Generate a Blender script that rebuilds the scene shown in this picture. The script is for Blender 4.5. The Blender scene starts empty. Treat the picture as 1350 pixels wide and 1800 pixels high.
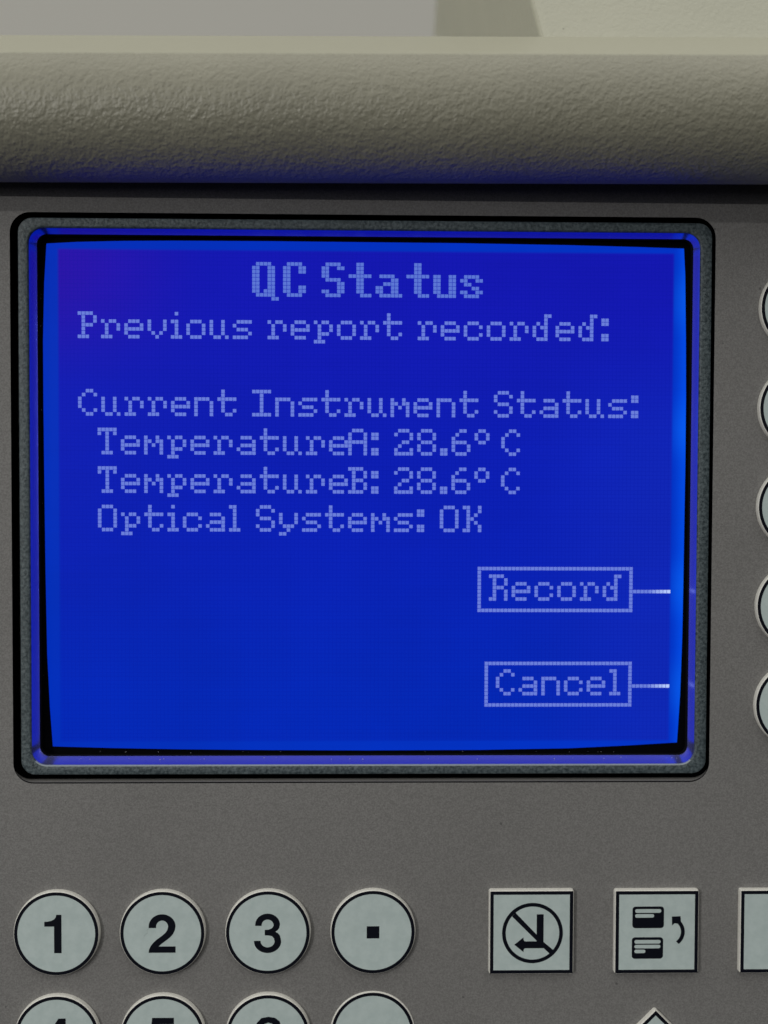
import bpy, bmesh, math, random
from mathutils import Vector, Matrix
from mathutils.geometry import tessellate_polygon
random.seed(4)
MM = 0.001
sc = bpy.context.scene
C = sc.collection

# ------------------------------------------------------------------ camera
cam = bpy.data.objects.new('camera', bpy.data.cameras.new('camera'))
C.objects.link(cam); sc.camera = cam
R = Matrix(((0.99975771, 0.02183296, -0.00279906),
            (-0.02173326, 0.99926012, 0.03173147),
            (0.00348978, -0.03166295, 0.99949251)))
rx, ry, rz = R.col[0], R.col[1], R.col[2]
M = Matrix((rx, rz, -ry)).transposed().to_4x4()
M.translation = Vector((-1.237, -178.334, 3.411)) * MM
cam.matrix_world = M
cam.data.sensor_fit = 'VERTICAL'; cam.data.sensor_height = 24.0; cam.data.sensor_width = 18.0
cam.data.lens = 24.0 * 2000 / 1800
cam.data.clip_start = 0.005; cam.data.clip_end = 20
cam.data.dof.use_dof = True; cam.data.dof.focus_distance = 0.172; cam.data.dof.aperture_fstop = 10

WORLD = .74
# ------------------------------------------------------------------ world and lamps
w = bpy.data.worlds.new("World"); sc.world = w; w.use_nodes = True
bg = w.node_tree.nodes['Background']
# an indoor room: pale bright ceiling above, dim walls, dark floor and furniture below
wn, wlk = w.node_tree.nodes, w.node_tree.links
wtc = wn.new('ShaderNodeTexCoord'); wsx = wn.new('ShaderNodeSeparateXYZ'); wrp = wn.new('ShaderNodeValToRGB')
wmr = wn.new('ShaderNodeMapRange'); wmr.inputs[1].default_value = -1; wmr.inputs[2].default_value = 1
wlk.new(wtc.outputs['Generated'], wsx.inputs[0]); wlk.new(wsx.outputs[2], wmr.inputs[0]); wlk.new(wmr.outputs[0], wrp.inputs[0])
we = wrp.color_ramp.elements
we[0].position = .42; we[0].color = (.012, .012, .013, 1)
we[1].position = .60; we[1].color = (.26, .258, .245, 1)
e = we.new(.88); e.color = (1.55, 1.53, 1.45, 1)
wlk.new(wrp.outputs[0], bg.inputs[0]); bg.inputs[1].default_value = WORLD
sc.view_settings.view_transform = 'Standard'; sc.view_settings.look = 'None'
sc.view_settings.exposure = 0; sc.view_settings.gamma = 1

def lamp(name, loc, target, sx, sy, power, col):
    d = bpy.data.lights.new(name, 'AREA'); d.shape = 'RECTANGLE'; d.size = sx; d.size_y = sy
    d.energy = power; d.color = col
    o = bpy.data.objects.new(name, d); C.objects.link(o)
    o.location = loc
    o.rotation_euler = (Vector(target) - Vector(loc)).to_track_quat('-Z', 'Y').to_euler()
    return o
# two far ceiling fixtures in front of the instrument
lamp('room_lamp_low', (-0.72, -1.0, 0.15), (0, 0, 0), 0.022, 0.012, 2.35, (1, .975, .93))
lamp('room_lamp_high', (-.62, -.75, 0.315), (0, 0, 0), 0.03, 0.012, 1.35, (1, .975, .93))

lamp('front_fill', (-0.8, -1.5, 0.12), (0, 0, 0), 0.9, 0.5, 1.5, (.98, .98, 1))  # added unseen fill from the front left, lifts the shade under the hood

# ------------------------------------------------------------------ materials
def new_mat(name):
    m = bpy.data.materials.new(name); m.use_nodes = True
    return m, m.node_tree.nodes, m.node_tree.links, m.node_tree.nodes['Principled BSDF']
def plain(name, col, rough=0.5, spec=0.5):
    m, n, l, p = new_mat(name)
    p.inputs['Base Color'].default_value = (*col, 1); p.inputs['Roughness'].default_value = rough
    p.inputs['Specular IOR Level'].default_value = spec
    return m
def noise(n, l, co, scale, detail=3, rough=.5, dist=0):
    t = n.new('ShaderNodeTexNoise'); t.inputs['Scale'].default_value = scale
    t.inputs['Detail'].default_value = detail; t.inputs['Roughness'].default_value = rough
    t.inputs['Distortion'].default_value = dist
    l.new(co, t.inputs['Vector']); return t
def ramp(n, l, fac, stops):
    r = n.new('ShaderNodeValToRGB'); l.new(fac, r.inputs[0])
    e = r.color_ramp.elements
    while len(e) < len(stops): e.new(.5)
    for k, (p, c) in enumerate(stops):
        e[k].position = p; e[k].color = (*c, 1)
    return r
def mathn(n, l, op, a, b=None, c=None, clamp=False):
    m = n.new('ShaderNodeMath'); m.operation = op; m.use_clamp = clamp
    for k, v in enumerate((a, b, c)):
        if v is None: continue
        if isinstance(v, (int, float)): m.inputs[k].default_value = v
        else: l.new(v, m.inputs[k])
    return m.outputs[0]
def mix(n, l, fac, a, b, mode='MIX'):
    m = n.new('ShaderNodeMix'); m.data_type = 'RGBA'; m.blend_type = mode
    for k, v in ((0, fac), (6, a), (7, b)):
        if isinstance(v, (int, float)): m.inputs[k].default_value = v
        elif isinstance(v, tuple): m.inputs[k].default_value = (*v, 1)
        else: l.new(v, m.inputs[k])
    return m.outputs[2]
def mmco(n, l, sx=1000, sy=1000, sz=1000):
    tc = n.new('ShaderNodeTexCoord'); mp = n.new('ShaderNodeMapping')
    mp.inputs['Scale'].default_value = (sx, sy, sz)
    l.new(tc.outputs['Object'], mp.inputs['Vector']); return mp.outputs[0]
def bump(n, l, h, dist, strength, prev=None):
    b = n.new('ShaderNodeBump'); b.inputs['Distance'].default_value = dist; b.inputs['Strength'].default_value = strength
    l.new(h, b.inputs['Height'])
    if prev: l.new(prev, b.inputs['Normal'])
    return b.outputs[0]

def grained(name, ca, cb, nscale, bscale, bdist, rough, spec, specks=True, contrast=.12, fine=None):
    m, n, l, p = new_mat(name); co = mmco(n, l)
    a = noise(n, l, co, nscale, 3, .65)
    r = ramp(n, l, a.outputs[0], [(.5 - contrast, ca), (.5 + contrast, cb)])
    col = r.outputs[0]
    big = noise(n, l, co, .035, 2, .5)
    col = mix(n, l, 1.0, col, ramp(n, l, big.outputs[0], [(.3, (.96, .96, .96)), (.7, (1.03, 1.03, 1.03))]).outputs[0], 'MULTIPLY')
    if specks:
        v = n.new('ShaderNodeTexVoronoi'); v.inputs['Scale'].default_value = .16; l.new(co, v.inputs['Vector'])
        s = mathn(n, l, 'LESS_THAN', v.outputs['Distance'], .033)
        s = mathn(n, l, 'MULTIPLY', s, .45)
        col = mix(n, l, s, col, (.02, .02, .02))
    l.new(col, p.inputs['Base Color'])
    h = noise(n, l, co, bscale, 3, .6)
    l.new(bump(n, l, h.outputs[0], bdist, 1), p.inputs['Normal'])
    p.inputs['Roughness'].default_value = rough; p.inputs['Specular IOR Level'].default_value = spec
    return m

PANEL = grained('warm grey painted panel', (.158, .155, .152), (.220, .217, .213), 4.2, 3.6, .00006, .62, .35)
BEZEL = grained('blue grey moulded bezel', (.022, .036, .043), (.100, .130, .142), 2.1, 2.4, .00012, .5, .5, False, .14)
WALLG = plain('polished bezel wall', (.33, .35, .80), .22, .5); WALLG.node_tree.nodes['Principled BSDF'].inputs['Metallic'].default_value = .85  # blue tint puts the screen's reflected glow into the base colour
RIM = plain('worn bezel lip', (.27, .315, .34), .28, .8)  # pale colour carries the highlight of the lower lip
BLACK = plain('black rubber', (.003, .003, .004), .7, .05)
GASKET = plain('black display gasket', (.002, .002, .003), .7, .03)
INK = plain('blue black key print', (.004, .005, .010), .5, .12)
KEYW = grained('off white key plastic', (.74, .73, .68), (.80, .79, .74), 2.0, 3, .00001, .42, .4, False)
KEYF = grained('pale grey green key face', (.465, .555, .55), (.515, .605, .60), .5, 5, .00001, .45, .35, False)
CARDG = plain('grey icon slot', (.22, .25, .25), .5, .3)

def hood_mat(name, ca, cb, amount, painted_light=False):
    m, n, l, p = new_mat(name); co = mmco(n, l, 1000, 1000, 1000)
    big = noise(n, l, co, .06, 2, .5)
    col = ramp(n, l, big.outputs[0], [(.3, ca), (.7, cb)]).outputs[0]
    pits = n.new('ShaderNodeTexVoronoi'); pits.inputs['Scale'].default_value = .22; l.new(co, pits.inputs['Vector'])
    s = mathn(n, l, 'MULTIPLY', mathn(n, l, 'LESS_THAN', pits.outputs['Distance'], .05), .35)
    col = mix(n, l, s, col, (.10, .09, .07))
    l.new(col, p.inputs['Base Color'])
    h1 = noise(n, l, co, 1.3, 1.5, .5, .1); h2 = noise(n, l, co, 2.7, 1.5, .5, .1); h3 = noise(n, l, co, .45, 1, .5)
    h = mathn(n, l, 'ADD', h1.outputs[0], mathn(n, l, 'MULTIPLY', h2.outputs[0], .42))
    h = mathn(n, l, 'ADD', h, mathn(n, l, 'MULTIPLY', h3.outputs[0], .5))
    b = n.new('ShaderNodeBump'); b.inputs['Distance'].default_value = .00062 * amount; b.inputs['Strength'].default_value = 1
    l.new(h, b.inputs['Height']); l.new(b.outputs[0], p.inputs['Normal'])
    if painted_light:                                  # sloping top painted paler for the light it catches; bump fades there
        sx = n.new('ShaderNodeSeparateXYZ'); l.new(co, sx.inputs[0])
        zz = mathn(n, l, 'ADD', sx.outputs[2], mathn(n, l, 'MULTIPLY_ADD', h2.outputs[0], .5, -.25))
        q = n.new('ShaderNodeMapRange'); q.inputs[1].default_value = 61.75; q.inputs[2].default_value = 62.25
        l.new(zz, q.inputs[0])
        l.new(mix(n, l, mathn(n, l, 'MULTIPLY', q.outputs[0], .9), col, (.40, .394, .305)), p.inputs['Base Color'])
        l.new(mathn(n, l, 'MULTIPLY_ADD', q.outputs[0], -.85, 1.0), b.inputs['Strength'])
    p.inputs['Roughness'].default_value = .42; p.inputs['Specular IOR Level'].default_value = .5
    return m
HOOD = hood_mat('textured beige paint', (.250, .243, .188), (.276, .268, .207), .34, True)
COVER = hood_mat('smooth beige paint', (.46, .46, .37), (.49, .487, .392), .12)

# ------------------------------------------------------------------ mesh helpers
def obj(name, bm, mats, parent=None, smooth=False, label=None, loc=None):
    me = bpy.data.meshes.new(name)
    bm.normal_update()
    bm.to_mesh(me); bm.free()
    for m in (mats if isinstance(mats, (list, tuple)) else [mats]): me.materials.append(m)
    if smooth:
        for f in me.polygons: f.use_smooth = True
    o = bpy.data.objects.new(name, me); C.objects.link(o)
    if parent: o.parent = parent
    if loc: o.location = [v * MM for v in loc]
    if label: o['label'] = label
    return o
def rrect(x0, x1, z0, z1, r, y, seg=8):
    pts = []
    for cx, cz, a0 in ((x1 - r, z1 - r, 0), (x0 + r, z1 - r, 90), (x0 + r, z0 + r, 180), (x1 - r, z0 + r, 270)):
        for k in range(seg + 1):
            a = math.radians(a0 + 90 * k / seg)
            pts.append((cx + r * math.cos(a), y, cz + r * math.sin(a)))
    return pts
def loft(bm, loops, mi=None, closed=True):
    rows = [[bm.verts.new([c * MM for c in p]) for p in lp] for lp in loops]
    n = len(rows[0])
    for k in range(len(rows) - 1):
        for i in range(n if closed else n - 1):
            j = (i + 1) % n
            f = bm.faces.new((rows[k][i], rows[k][j], rows[k + 1][j], rows[k + 1][i]))
            if mi: f.material_index = mi[k]
    return rows
def fill2d(bm, polys, y, thick=0.0):
    """polys: list of outlines in (x,z) mm, first is the outline and the others holes"""
    vs = [[Vector((x, z, 0)) for x, z in p] for p in polys]
    tris = tessellate_polygon(vs)
    flat = [v for p in vs for v in p]
    bv = [bm.verts.new((v.x * MM, y * MM, v.y * MM)) for v in flat]
    for t in tris:
        f = bm.faces.new([bv[i] for i in t]); f.normal_update()
        if f.normal.y > 0: f.normal_flip()
    if thick:
        base = 0
        bw = [bm.verts.new((v.x * MM, (y + thick) * MM, v.y * MM)) for v in flat]
        for p in vs:
            n = len(p)
            for i in range(n):
                j = (i + 1) % n
                bm.faces.new((bv[base + i], bv[base + j], bw[base + j], bw[base + i]))
            base += n
def arc(cx, cy, rx, ry, a0, a1, n=14):
    return [(cx + rx * math.cos(math.radians(a0 + (a1 - a0) * k / n)), cy + ry * math.sin(math.radians(a0 + (a1 - a0) * k / n))) for k in range(n + 1)]

# ------------------------------------------------------------------ the instrument
inst = bpy.data.objects.new('laboratory_instrument', None); C.objects.link(inst)
inst.location = (0, 0, 0)
inst['label'] = 'beige laboratory instrument with a blue backlit status screen, grey control panel and pale keys'
inst['category'] = 'instrument'

PF = -4.2                                   # panel front plane
HX0, HX1, HZ0, HZ1 = -54.05, 53.15, -43.75, 43.0
XL, XR, ZB, ZT = -165.0, 190.0, -128.0, 62.0
bm = bmesh.new()
def biggest(y):
    base = rrect(HX0, HX1, HZ0, HZ1, 3, y)
    out = []
    n = len(base) // 4
    for k, p in enumerate(base):
        cx, cz = ((XR, ZT), (XL, ZT), (XL, ZB), (XR, ZB))[k // n]
        t = k % n
        if t == n // 2: out.append((cx, y, cz)); continue
        first = t < n // 2
        # points slide along the straight sides towards the corner
        if k // n == 0: out.append((cx, y, p[2]) if first else (p[0], y, cz))
        elif k // n == 1: out.append((p[0], y, cz) if first else (cx, y, p[2]))
        elif k // n == 2: out.append((cx, y, p[2]) if first else (p[0], y, cz))
        else: out.append((p[0], y, cz) if first else (cx, y, p[2]))
    return out
loft(bm, [biggest(8.0), biggest(PF),
          rrect(HX0 - .04, HX1 + .04, HZ0 - .17, HZ1 + .04, 3.1, PF),
          rrect(HX0 - .02, HX1 + .02, HZ0 - .02, HZ1 + .02, 3.05, PF + .06),
          rrect(HX0, HX1, HZ0, HZ1, 3, PF + .10),
          rrect(HX0 - .9, HX1 + .9, HZ0, HZ1 + .9, 3, PF + 2.1),
          rrect(HX0 - .9, HX1 + .9, HZ0, HZ1 + .9, 3, 2.2)], [0, 0, 1, 1, 0, 1])
panel = obj('control_panel', bm, [PANEL, BLACK], inst)

# bezel round the display
bm = bmesh.new()
BF = -3.4
ox0, ox1, oz0, oz1 = -53.15, 52.95, -42.8, 42.42
ix0, ix1, iz0, iz1 = -51.65, 51.22, -41.4, 40.98
prof = [rrect(ox0, ox1, oz0, oz1, 2.2, 2.0), rrect(ox0, ox1, oz0, oz1, 2.2, BF + .30),
        rrect(ox0 + .02, ox1 - .02, oz0 + .02, oz1 - .02, 2.18, BF + .12), rrect(ox0 + .07, ox1 - .07, oz0 + .07, oz1 - .07, 2.13, BF + .03),
        rrect(ox0 + .14, ox1 - .14, oz0 + .14, oz1 - .14, 2.06, BF)]
prof2 = [rrect(ix0 - .22, ix1 + .22, iz0 - .22, iz1 + .22, 2.6, BF), rrect(ix0 - .08, ix1 + .08, iz0 - .08, iz1 + .08, 2.5, BF + .05),
         rrect(ix0 + .04, ix1 - .04, iz0 + .04, iz1 - .04, 2.4, BF + .17), rrect(ix0 + .10, ix1 - .10, iz0 + .10, iz1 - .10, 2.3, BF + .34),
         rrect(ix0 + .62, ix1 - .40, iz0 + .82, iz1 - .48, 1.5, -.55), rrect(ix0 + .95, ix1 - .75, iz0 + 1.1, iz1 - .75, 1.3, -.38)]
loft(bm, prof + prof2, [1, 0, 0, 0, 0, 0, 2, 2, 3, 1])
for f in bm.faces:                                   # the lip's highlight is painted on, only along the lower edge
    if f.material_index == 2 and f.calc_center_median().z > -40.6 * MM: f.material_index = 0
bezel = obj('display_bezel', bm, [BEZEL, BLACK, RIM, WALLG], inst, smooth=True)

# black tray behind the display
bm = bmesh.new()
fill2d(bm, [[(p[0], p[2]) for p in rrect(-53.9, 53.0, -43.6, 42.9, 1.5, 0)]], 0.3)
obj('display_gasket', bm, GASKET, inst)

# ---- liquid crystal display: 160 x 128 dots, 0.6 mm pitch, active area 96 x 76.8 mm
PIT = 0.6
m, n, l, p = new_mat('blue backlit display')
tc = n.new('ShaderNodeTexCoord'); sx = n.new('ShaderNodeSeparateXYZ'); l.new(tc.outputs['Object'], sx.inputs[0])
X = mathn(n, l, 'MULTIPLY', sx.outputs[0], 1000.0); Z = mathn(n, l, 'MULTIPLY', sx.outputs[2], 1000.0)
def smooth(v, a, b, c=0.0, d=1.0):
    q = n.new('ShaderNodeMapRange'); q.interpolation_type = 'SMOOTHSTEP'
    for i, t in enumerate((v, a, b, c, d)):
        if isinstance(t, (int, float)): q.inputs[i].default_value = t
        else: l.new(t, q.inputs[i])
    return q.outputs[0]
def s2l(r, g, b):
    f = lambda c: (c / 255 / 12.92) if c <= 10 else ((c / 255 + .055) / 1.055) ** 2.4
    return (f(r), f(g), f(b))
# liquid crystal tint over the glass: violet in the upper part, purer blue in the lower part
low, mid, top = s2l(1, 40, 181), s2l(8, 30, 179), s2l(19, 22, 178)
colA = mix(n, l, smooth(Z, 40, -4), top, mid)
colA = mix(n, l, smooth(Z, 2, -38), colA, low)
corner = mathn(n, l, 'MULTIPLY', smooth(X, -24, -50), smooth(Z, 16, 38))
colA = mix(n, l, corner, colA, s2l(42, 17, 170))
rightb = mathn(n, l, 'MULTIPLY', smooth(X, 20, 48), smooth(Z, 30, 0))
colA = mix(n, l, mathn(n, l, 'MULTIPLY', rightb, .7), colA, s2l(16, 40, 182))
# dot matrix
gx = mathn(n, l, 'FRACT', mathn(n, l, 'DIVIDE', X, PIT)); gz = mathn(n, l, 'FRACT', mathn(n, l, 'DIVIDE', Z, PIT))
gl = mathn(n, l, 'MAXIMUM', mathn(n, l, 'LESS_THAN', gx, .14), mathn(n, l, 'LESS_THAN', gz, .14))
colA = mix(n, l, mathn(n, l, 'MULTIPLY', gl, .30), colA, s2l(1, 17, 156))
# bare backlight border outside the dots, brighter at the lamp side on the right
colB = mix(n, l, smooth(X, -40, 50), s2l(0, 46, 184), s2l(0, 50, 196))
edge = smooth(X, 47.8, 50.2)
colB = mix(n, l, edge, colB, s2l(0, 74, 226))
def spot(z0, half, amt):
    d = mathn(n, l, 'ABSOLUTE', mathn(n, l, 'SUBTRACT', Z, z0))
    return mathn(n, l, 'MULTIPLY', mathn(n, l, 'MULTIPLY', smooth(d, half, 0), smooth(X, 46.5, 50.2)), amt)
for z0 in (11.0, -14.0, 31.0, -30.0):
    colB = mix(n, l, spot(z0, 6.5, .42), colB, s2l(10, 104, 246))
ax = mathn(n, l, 'ABSOLUTE', X); az = mathn(n, l, 'ABSOLUTE', Z)
ins = mathn(n, l, 'MULTIPLY', smooth(ax, 48.2, 47.7), smooth(az, 38.6, 38.1))
col = mix(n, l, ins, colB, colA)
p.inputs['Base Color'].default_value = (.002, .002, .003, 1); p.inputs['Roughness'].default_value = .25
p.inputs['Specular IOR Level'].default_value = .03
uo = noise(n, l, mmco(n, l), .045, 3, .55)
streak = noise(n, l, mmco(n, l, 60, 1000, 1600), 1.0, 2, .5)
un = mathn(n, l, 'ADD', mathn(n, l, 'MULTIPLY_ADD', uo.outputs[0], .24, .88), mathn(n, l, 'MULTIPLY_ADD', streak.outputs[0], .07, -.035))
col = mix(n, l, 1.0, col, un, 'MULTIPLY')
l.new(col, p.inputs['Emission Color']); p.inputs['Emission Strength'].default_value = 1.0
LCD = m

tl = [(-49.72, 39.17), (-45, 39.45), (-38, 39.66), (-30, 39.76), (-15, 39.8), (0, 39.76), (15, 39.72), (31.4, 39.55), (42, 39.35), (49.5, 39.16),
      (49.75, 35), (49.98, 24.7), (50.1, 15.8), (50.12, 5), (50.06, -5), (50.02, -14), (49.95, -22), (49.72, -31), (49.31, -38.71),
      (41, -39.2), (32, -39.62), (18, -39.85), (0, -39.9), (-16, -39.82), (-30, -39.66), (-40, -39.45), (-49.17, -39.18),
      (-49.6, -33), (-49.97, -24.6), (-50.15, -12), (-50.25, 1.2), (-50.33, 15), (-50.33, 24.1), (-50.1, 33)]
bm = bmesh.new(); fill2d(bm, [tl], 0.0, .25)
screen = obj('display_screen', bm, LCD, inst, label='blue backlit dot matrix screen showing a QC Status page')

# lit dots
def dotmat(name, a, b):
    m, n, l, p = new_mat(name)
    tc = n.new('ShaderNodeTexCoord'); sx = n.new('ShaderNodeSeparateXYZ'); l.new(tc.outputs['Object'], sx.inputs[0])
    q = n.new('ShaderNodeMapRange'); q.inputs[1].default_value = .0445; q.inputs[2].default_value = .0475
    l.new(sx.outputs[0], q.inputs[0])
    c = mix(n, l, q.outputs[0], a, b)
    l.new(c, p.inputs['Emission Color']); p.inputs['Emission Strength'].default_value = 1
    p.inputs['Base Color'].default_value = (.01, .01, .012, 1); p.inputs['Roughness'].default_value = .4
    p.inputs['Specular IOR Level'].default_value = .03
    return m
DOT = dotmat('lit display dots', s2l(104, 125, 217), s2l(184, 205, 255))
DOTB = dotmat('lit title dots', s2l(90, 117, 212), s2l(180, 200, 255))

G = {  # 5 x 8 dot glyphs (width, rows)
 'P': ["####.", ".#..#", ".#..#", ".###.", ".#...", ".#...", "###.."],
 'r': ["", "", "#.##.", ".#..#", ".#..#", ".#...", "###.."],
 'e': ["", "", ".###.", "#...#", "#####", "#....", ".###."],
 'v': ["", "", "#...#", "#...#", "#...#", ".#.#.", "..#.."],
 'i': [".#", "", "##.", ".#.", ".#.", ".#.", "###"],
 'o': ["", "", ".###.", "#...#", "#...#", "#...#", ".###."],
 'u': ["", "", "#..#.", "#..#.", "#..#.", "#..#.", ".##.#"],
 's': ["", "", ".####", "#....", ".###.", "....#", "####."],
 'p': ["", "", "#.##.", ".#..#", ".#..#", ".###.", ".#...", "###.."],
 't': [".#...", ".#...", "#####", ".#...", ".#...", ".#..#", "..##."],
 'c': ["", "", ".###.", "#...#", "#....", "#...#", ".###."],
 'd': ["...##", "...#.", ".#.#.", "#.##.", "#..#.", "#..#.", ".###."],
 ':': ["", "##", "##", "", "", "##", "##"],
 '.': ["", "", "", "", "", "##", "##"],
 'C': ["..##.", ".#..#", "#....", "#....", "#....", ".#..#", "..##."],
 'n': ["", "", "####.", "#...#", "#...#", "#...#", "#...#"],
 'I': ["#####", "..#..", "..#..", "..#..", "..#..", "..#..", "#####"],
 'm': ["", "", "#..#.", "##.##", "#.#.#", "#...#", "#...#"],
 'S': [".###.", "#...#", "#....", ".###.", "....#", "#...#", ".###."],
 'a': ["", "", ".###.", "....#", ".####", "#...#", ".####"],
 'T': ["#####", "#.#.#", "..#..", "..#..", "..#..", "..#..", ".###."],
 'A': [".###.", "#...#", "#...#", "#####", "#...#", "#...#", "#...#"],
 'B': ["####.", ".#..#", ".#..#", ".###.", ".#..#", ".#..#", "####."],
 '2': [".###.", "#...#", "....#", "..##.", ".#...", "#...#", "#####"],
 '8': [".###.", "#...#", "#...#", ".###.", "#...#", "#...#", ".###."],
 '6': ["..##.", ".#...", "#....", "####.", "#...#", "#...#", ".###."],
 'o_': [".##.", "#..#", "#..#", ".##."],
 'O': [".###.", "#...#", "#...#", "#...#", "#...#", "#...#", ".###."],
 'l': ["##.", ".#.", ".#.", ".#.", ".#.", ".#.", "###"],
 'y': ["", "", "#...#", "#...#", "#...#", ".###.", "..#..", "##..."],
 'K': ["##..#", ".#..#", ".#.#.", ".##..", ".#.#.", ".#..#", "##..#"],
 'R': ["####.", ".#..#", ".#..#", ".###.", ".#..#", ".#..#", "##..#"],
}
H = {  # tall title glyphs
 'Q': [".####."] + ["##..##"] * 6 + ["##.###", ".#####", ".....##"],
 'C': [".####.", "##..##", "##..##", "##....", "##....", "##....", "##..##", "##..##", ".####."],
 'S': [".####.", "##..##", "##....", "##....", ".####.", "....##", "....##", "##..##", ".####."],
 't': ["..##", "..##", "..##", "######", "..##", "..##", "..##", "..##", "...###"],
 'a': ["", "", "", ".####.", "....##", "..####", "##..##", "##..##", ".######"],
 'u': ["", "", "", "##..##", "##..##", "##..##", "##..##", "##..##", ".#####"],
 's': ["", "", "", ".####.", "##..##", ".##...", "...##.", "##..##", ".####."],
}
def text_dots(seq, row, font=G):
    s = set()
    for col, ch in seq:
        for r, line in enumerate(font[ch]):
            for c, v in enumerate(line):
                if v == '#': s.add((col + c, row + r))
    return s
def frame_dots(c0, r0, c1, r1):
    s = set()
    for c in range(c0, c1): s.add((c, r0)); s.add((c, r1 - 1))
    for r in range(r0, r1): s.add((c0, r)); s.add((c1 - 1, r))
    return s
def dots(name, s, mat, label=None):
    bm = bmesh.new(); g = .034
    for c, r in sorted(s):
        x0, x1 = (c - 80) * PIT + g, (c - 79) * PIT - g
        z1, z0 = (64 - r) * PIT - g, (63 - r) * PIT + g
        v = [bm.verts.new((x * MM, -0.02 * MM, z * MM)) for x, z in ((x0, z0), (x1, z0), (x1, z1), (x0, z1))]
        bm.faces.new(v)
    return obj(name, bm, mat, screen, label=label)
def seq(*a): return list(a)
dots('title_text', text_dots([(50, 'Q'), (58, 'C'), (68, 'S'), (75, 't'), (82, 'a'), (90, 't'), (97, 'u'), (104, 's')], 3, H), DOTB, 'screen title reading QC Status')
def run(col, word, step={'i': 4, 'l': 4, ':': 3}):
    out = []
    for ch in word:
        out.append((col, ch)); col += step.get(ch, 6)
    return out
dots('text_line', text_dots(run(5, 'Previous') + run(54, 'report') + run(93, 'recorded:'), 16), DOT, 'screen line reading Previous report recorded:')
dots('text_line', text_dots(run(5, 'Current') + run(50, 'Instrument') + run(113, 'Status:'), 36), DOT, 'screen line reading Current Instrument Status:')
for row, ch in ((46, 'A'), (56, 'B')):
    dots('text_line', text_dots(run(10, 'Temperature') + [(75, ch), (81, ':'), (87, '2'), (93, '8'), (99, '.'), (102, '6'), (108, 'o_'), (115, 'C')], row), DOT,
         'screen line reading Temperature%s: 28.6 degrees C' % ch)
dots('text_line', text_dots(run(10, 'Optical') + run(51, 'Systems:') + run(99, 'OK'), 66), DOT, 'screen line reading Optical Systems: OK')
dots('softkey_label', text_dots(run(112, 'Record'), 84) | frame_dots(109, 82, 150, 94) | {(c, 88) for c in range(150, 160)}, DOT, 'boxed word Record with a line to the right edge')
dots('softkey_label', text_dots(run(114, 'Cancel'), 109) | frame_dots(111, 107, 150, 119) | {(c, 113) for c in range(150, 160)}, DOT, 'boxed word Cancel with a line to the right edge')

# ------------------------------------------------------------------ keys
def key_body(kind, h):
    bm = bmesh.new()
    steps = [(.15, 0.0), (.13, .45), (.10, .8), (.05, .95), (-.05, 1.0)]
    if kind == 'round':
        loops = [[((6.45 + e) * math.cos(2 * math.pi * k / 72), -h * t, (6.45 + e) * math.sin(2 * math.pi * k / 72)) for k in range(72)] for e, t in steps]
    else:
        loops = [rrect(-6.45 - e, 6.45 + e, -6.45 - e, 6.45 + e, max(.12, .2 + 1.3 * e), -h * t, 6) for e, t in steps]
    rows = loft(bm, loops)
    bm.faces.new(rows[-1])
    bmesh.ops.recalc_face_normals(bm, faces=bm.faces)
    return bm
def circ(r, n=72, cx=0, cy=0): return [(cx + r * math.cos(2 * math.pi * k / n), cy + r * math.sin(2 * math.pi * k / n)) for k in range(n)]
def sq(r): return [(-r, -r), (r, -r), (r, r), (-r, r)]
def annulus(bm, a, b, y):
    loft(bm, [[(x, y, z) for x, z in a], [(x, y, z) for x, z in b]])

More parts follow.
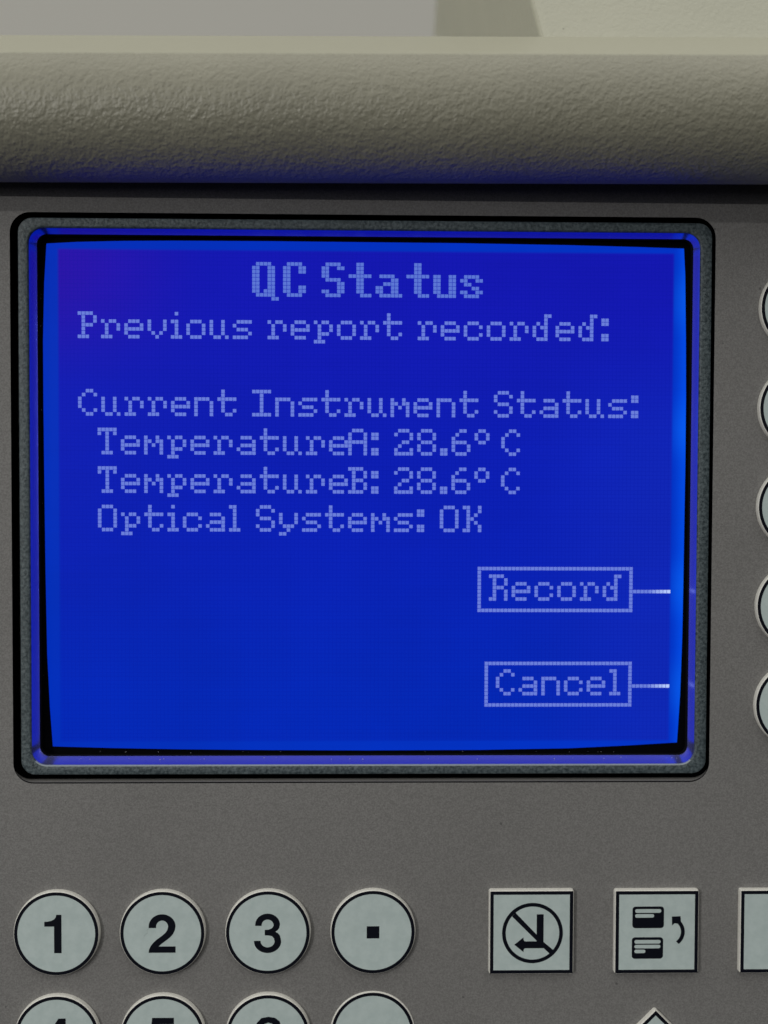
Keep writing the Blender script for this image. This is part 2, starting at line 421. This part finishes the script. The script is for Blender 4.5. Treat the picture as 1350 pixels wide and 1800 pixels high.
def outlines(ch):
    k = 1 / 39.0
    if ch == '1':
        P = [[(362 - 331, 265 - 380), (332 - 331, 265 - 380), (328 - 331, 280 - 380), (318 - 331, 293 - 380), (300 - 331, 302 - 380), (280 - 331, 306 - 380), (260 - 331, 307 - 380), (260 - 331, 336 - 380), (318 - 331, 336 - 380), (318 - 331, 497 - 380), (362 - 331, 497 - 380)]]
    elif ch == '2':
        q = [(881, 345)] + arc(961, 335, 80, 73, 180, 360, 20) + [(1037, 358), (1026, 382), (1005, 405), (975, 428), (952, 445), (940, 457), (1041, 457), (1041, 495), (880, 495),
             (883, 475), (892, 455), (908, 434), (930, 414), (958, 394), (980, 375), (992, 357)] + arc(961, 337, 36, 37, 0, -180, 14) + [(925, 345)]
        P = [[(x - 962, y - 377) for x, y in q]]
    elif ch == '3':
        q = [(230, 332)] + arc(304, 325, 74, 67, 180, 360, 18) + [(374, 345), (364, 359), (350, 368), (366, 377), (378, 392)] + arc(304, 428, 81, 69, -12, 180, 22) + [(223, 423), (262, 423)] + \
            arc(304, 426, 42, 37, 180, 0, 14) + [(342, 408), (330, 395), (314, 391), (287, 390), (287, 357), (312, 355), (330, 347), (339, 334)] + arc(304, 328, 36, 34, 0, -180, 12) + [(268, 332)]
        P = [[(x - 305.5, y - 374) for x, y in q]]
    elif ch == '4':
        P = [[(10, -117), (53, -117), (53, 33), (78, 33), (78, 70), (53, 70), (53, 117), (12, 117), (12, 70), (-84, 70), (-84, 28)], [(12, -62), (-46, 33), (12, 33)]]
    elif ch == '5':
        P = [[(-62, -117), (68, -117), (68, -78), (-27, -78), (-34, -33), (-12, -43)] + arc(8, 36, 74, 83, -85, 100, 18) + [(-40, 105), (-72, 82), (-82, 55), (-40, 55), (-28, 77), (2, 85), (32, 66), (40, 34), (30, 2), (4, -10), (-22, -6), (-36, 8), (-76, 4)]]
    elif ch == '6':
        P = [[(80, -60), (70, -92), (44, -112), (4, -119), (-38, -112), (-66, -82), (-80, -38), (-82, 12), (-75, 65), (-45, 106), (2, 120), (48, 110), (76, 80), (84, 40), (76, 0), (50, -30), (15, -40), (-20, -32), (-40, -14),
              (-36, -48), (-22, -75), (2, -84), (27, -77), (38, -60)], [(2 + 38 * math.cos(a * math.pi / 8), 40 + 43 * math.sin(a * math.pi / 8)) for a in range(16)]]
    elif ch == '.':
        P = [[(-38, -36), (38, -36), (38, 38), (-38, 38)]]
    return [[(x * k, -y * k) for x, y in p] for p in P]

proto_mesh = {}
def make_key(kind, cx, cz, h, name, label, legend=None, rot=0):
    k = (kind, h)
    loc = (cx, PF, cz)
    if k not in proto_mesh:
        o = obj(name, key_body(kind, h), KEYW, inst, smooth=(kind == 'round'), loc=loc)
        bm = bmesh.new()
        outer, inner = (circ(6.43), circ(5.93)) if kind == 'round' else (sq(6.43), sq(5.90))
        annulus(bm, outer, inner, -h - .03)
        bmesh.ops.recalc_face_normals(bm, faces=bm.faces)
        ring = obj('key_outline', bm, INK, o)
        bm = bmesh.new(); fill2d(bm, [inner], -h - .015)
        face = obj('key_face', bm, KEYF, o)
        proto_mesh[k] = (o.data, ring.data, face.data)
    else:
        md = proto_mesh[k]
        o = bpy.data.objects.new(name, md[0]); C.objects.link(o); o.parent = inst; o.location = [v * MM for v in loc]
        for nm, d in (('key_outline', md[1]), ('key_face', md[2])):
            c = bpy.data.objects.new(nm, d); C.objects.link(c); c.parent = o
    o.rotation_euler = (0, rot, 0)
    o['label'] = label
    if legend: legend(o, h)
    return o
def digit(ch):
    def f(o, h):
        bm = bmesh.new(); fill2d(bm, outlines(ch), -h - .035, .02)
        obj('key_legend', bm, INK, o)
    return f
row1, row2, px = -66.88, -83.06, (-47.45, -31.27, -15.1, 1.08)
for i, ch in enumerate('123'):
    key = make_key('round', px[i], row1, 0.88, 'number_key', 'round pale key marked %s' % ch, digit(ch))
    if ch == '2':                                     # hair-fine crack in the print beside the figure
        line = [(-79, 34), (-90, 17), (-86, 4), (-97, -4), (-106, -12), (-112, -26)]
        line = [(x / 39, z / 39) for x, z in line]
        bm = bmesh.new(); fill2d(bm, [[(x, z + .018) for x, z in line] + [(x, z - .018) for x, z in line[::-1]]], -.93)
        obj('scratch', bm, plain('scratch line', (.16, .19, .19), .6, .2), key)
make_key('round', px[3], row1, 0.88, 'point_key', 'round pale key marked with a square dot', digit('.'))
for i, ch in enumerate('456'):
    make_key('round', px[i], row2, 0.88, 'number_key', 'round pale key marked %s' % ch, digit(ch))
make_key('round', px[3], row2, .25, 'blank_key', 'low flat round key without visible marking')

K6 = 1 / 78.0
def cancel_icon(o, h):
    X0, Y0 = 636.0, 679.0
    def T(pts): return [((x - X0) * K6, -(y - Y0) * K6) for x, y in pts]
    bm = bmesh.new()
    annulus(bm, T(arc(647, 687, 368, 368, 0, 352, 71)), T(arc(647, 687, 324, 324, 0, 352, 71)), -h - .04)
    bm.free(); bm = bmesh.new()
    a = [((647 - X0 + 368 * math.cos(t)) * K6, -(687 - Y0 + 368 * math.sin(t)) * K6) for t in [2 * math.pi * k / 72 for k in range(72)]]
    b = [((647 - X0 + 324 * math.cos(t)) * K6, -(687 - Y0 + 324 * math.sin(t)) * K6) for t in [2 * math.pi * k / 72 for k in range(72)]]
    fill2d(bm, [a, b], -h - .034, .02)
    # slash, cut short at the ring and at the arrow
    fill2d(bm, [T([(439, 437), (697, 706), (697, 780), (398, 482)])], -h - .036, .02)
    fill2d(bm, [T([(780, 795), (908, 902), (862, 945), (780, 868)])], -h - .036, .02)
    fill2d(bm, [T([(697, 458), (781, 458), (781, 872), (556, 872), (542, 885), (539, 918), (428, 828), (537, 740), (542, 775), (556, 788), (697, 788)])], -h - .038, .02)
    obj('key_legend', bm, INK, o)
def card_icon(o, h):
    X0, Y0 = 646.0, 679.0
    def T(pts): return [((x - X0) * K6, -(y - Y0) * K6) for x, y in pts]
    def rr(x0, y0, x1, y1, r): return T([(p[0], p[2]) for p in rrect(x0, x1, y0, y1, r, 0, 6)])
    bm = bmesh.new()
    fill2d(bm, [rr(348, 366, 731, 630, 38), rr(380, 397, 698, 443, 22), rr(380, 457, 612, 502, 22)], -h - .035, .02)
    fill2d(bm, [rr(344, 742, 724, 1004, 38), rr(375, 774, 694, 820, 22), rr(375, 833, 692, 878, 22), rr(375, 892, 510, 936, 22)], -h - .035, .02)
    q = arc(798, 678, 188, 188, 52, -42, 16) + [(932, 486), (827, 490), (831, 598), (860, 572)] + arc(798, 678, 142, 142, -46, 54, 14)
    fill2d(bm, [T(q)], -h - .035, .02)
    obj('key_legend', bm, INK, o)
make_key('square', 25.60, -67.05, 0.88, 'function_key', 'square key with a crossed out return arrow', cancel_icon)
make_key('square', 45.07, -67.1, 0.88, 'function_key', 'square key with two cards and a curved arrow', card_icon)
make_key('square', 64.6, -67.12, 0.88, 'function_key', 'square key cut by the right edge of the photo')
make_key('square', 45.05, -88.55, 0.88, 'arrow_key', 'diamond shaped key at the bottom', None, math.radians(45))
names = ('topmost', 'second', 'third', 'fourth', 'lowest')
for i, z in enumerate((29.3, 14.0, -1.15, -16.45, -31.8)):
    make_key('round', 66.52, z, 0.88, 'softkey', '%s round key in the column right of the screen' % names[i])

# ------------------------------------------------------------------ moulded hood over the panel
bm = bmesh.new()
def hood_profile(t):
    """(y, z) points of the hood section; t runs 0 left .. 1 right"""
    r = 9.25; cy = -12.0 - 2.6 * (t - .5); cz = 55.35 + .05 * (t - .5)
    pts = [(60, 50.5), (-3.0, 50.5)]
    pts.append((-4.9, 50.3))
    a0, a1 = -38, -227                       # angle measured in the y-z plane, -90 is straight down
    for k in range(57):
        a = math.radians(a0 + (a1 - a0) * k / 56)
        pts.append((cy + r * math.cos(a), cz + r * math.sin(a)))
    y, z = pts[-1]
    L = 11.0
    for k in range(1, 9): pts.append((y + .848 * L * k / 8, z + .530 * L * k / 8))
    y, z = pts[-1]
    for k in range(1, 9):                    # rolls over into the flat top
        a = math.radians(32 - 32 * k / 8)
        y += .35 * math.cos(a); z += .35 * math.sin(a); pts.append((y, z))
    pts += [(60, z), (300, z), (300, 50.5)]
    return pts
xs = [XL + (XR - XL) * k / 60 for k in range(61)]
loops = [[(x, y, z) for y, z in hood_profile((x + 58) / 118 if -58 < x < 60 else (0 if x < 0 else 1))] for x in xs]
rows = loft(bm, loops)
bm.faces.new(rows[0]); bm.faces.new(rows[-1])
bmesh.ops.recalc_face_normals(bm, faces=bm.faces)
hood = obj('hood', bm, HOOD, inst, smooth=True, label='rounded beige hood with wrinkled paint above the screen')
for f in hood.data.polygons:
    if len(f.vertices) > 4: f.use_smooth = False

# body behind the panel
bm = bmesh.new()
def box(bm, x0, x1, y0, y1, z0, z1):
    vs = [bm.verts.new((x * MM, y * MM, z * MM)) for x in (x0, x1) for y in (y0, y1) for z in (z0, z1)]
    for f in ((0, 1, 3, 2), (4, 6, 7, 5), (0, 4, 5, 1), (2, 3, 7, 6), (0, 2, 6, 4), (1, 5, 7, 3)): bm.faces.new([vs[i] for i in f])
box(bm, XL + .5, XR - .5, 8.2, 299, ZB, 50.2)
bmesh.ops.recalc_face_normals(bm, faces=bm.faces)
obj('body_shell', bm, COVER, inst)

# raised cover standing on the hood, right of the middle: front face leans back, left flank runs to the rear
bm = bmesh.new()
front = [(26.6, -9.3, 64.2), (190, -9.3, 64.2), (190, 12.0, 130), (14.0, 12.0, 130)]
back = [(6.2, 150.0, 64.2), (190, 150.0, 64.2), (190, 150.0, 130), (20, 150.0, 130)]
fv = [bm.verts.new([c * MM for c in p]) for p in front]; bv = [bm.verts.new([c * MM for c in p]) for p in back]
bm.faces.new(fv); bm.faces.new(bv[::-1])
for i in range(4):
    j = (i + 1) % 4; bm.faces.new((fv[j], fv[i], bv[i], bv[j]))
bmesh.ops.recalc_face_normals(bm, faces=bm.faces)
bmesh.ops.bevel(bm, geom=list(bm.edges), offset=.0012, segments=4, affect='EDGES', profile=.5)
obj('raised_cover', bm, COVER, inst, smooth=False, label='smooth pale beige cover rising behind the right end of the hood')

# ------------------------------------------------------------------ room behind
bm = bmesh.new()
box(bm, -2500, 2500, 900, 1000, -900, 2200)
bmesh.ops.recalc_face_normals(bm, faces=bm.faces)
wl = obj('wall', bm, plain('painted room wall', (.76, .75, .70), .85, .2), None)
wl['kind'] = 'structure'

# ------------------------------------------------------------------ dust caught in the display recess and on the panel
bm = bmesh.new()
def mote(x, y, z, r):
    mm_ = Matrix.Translation((x * MM, y * MM, z * MM)) @ Matrix.Rotation(random.uniform(0, 3), 4, 'Y') @ Matrix.Diagonal((r * MM * random.uniform(.8, 2.2), r * MM * .5, r * MM, 1))
    bmesh.ops.create_icosphere(bm, subdivisions=1, radius=1, matrix=mm_)
for k in range(26):                                   # lower ledge
    mote(random.uniform(-49, 49), random.uniform(-2.2, -.8), -40.75 + random.uniform(-.05, .05), random.uniform(.03, .065))
for k in range(16):                                   # black gasket
    mote(random.uniform(-49, 49), -.42, -40.0 + random.uniform(-.12, .1), random.uniform(.025, .045))
for k in range(8): mote(-50.5 + random.uniform(-.08, .08), -.42, random.uniform(-38, 38), random.uniform(.025, .045))
for k in range(60):
    x, z = random.uniform(-56, 62), random.uniform(-80, 46)
    if -55 < x < 54 and -45 < z < 44: continue
    mote(x, PF - .01, z, random.uniform(.025, .05))
o = obj('dust', bm, plain('pale dust', (.34, .34, .33), .9, .2), inst); o['kind'] = 'stuff'
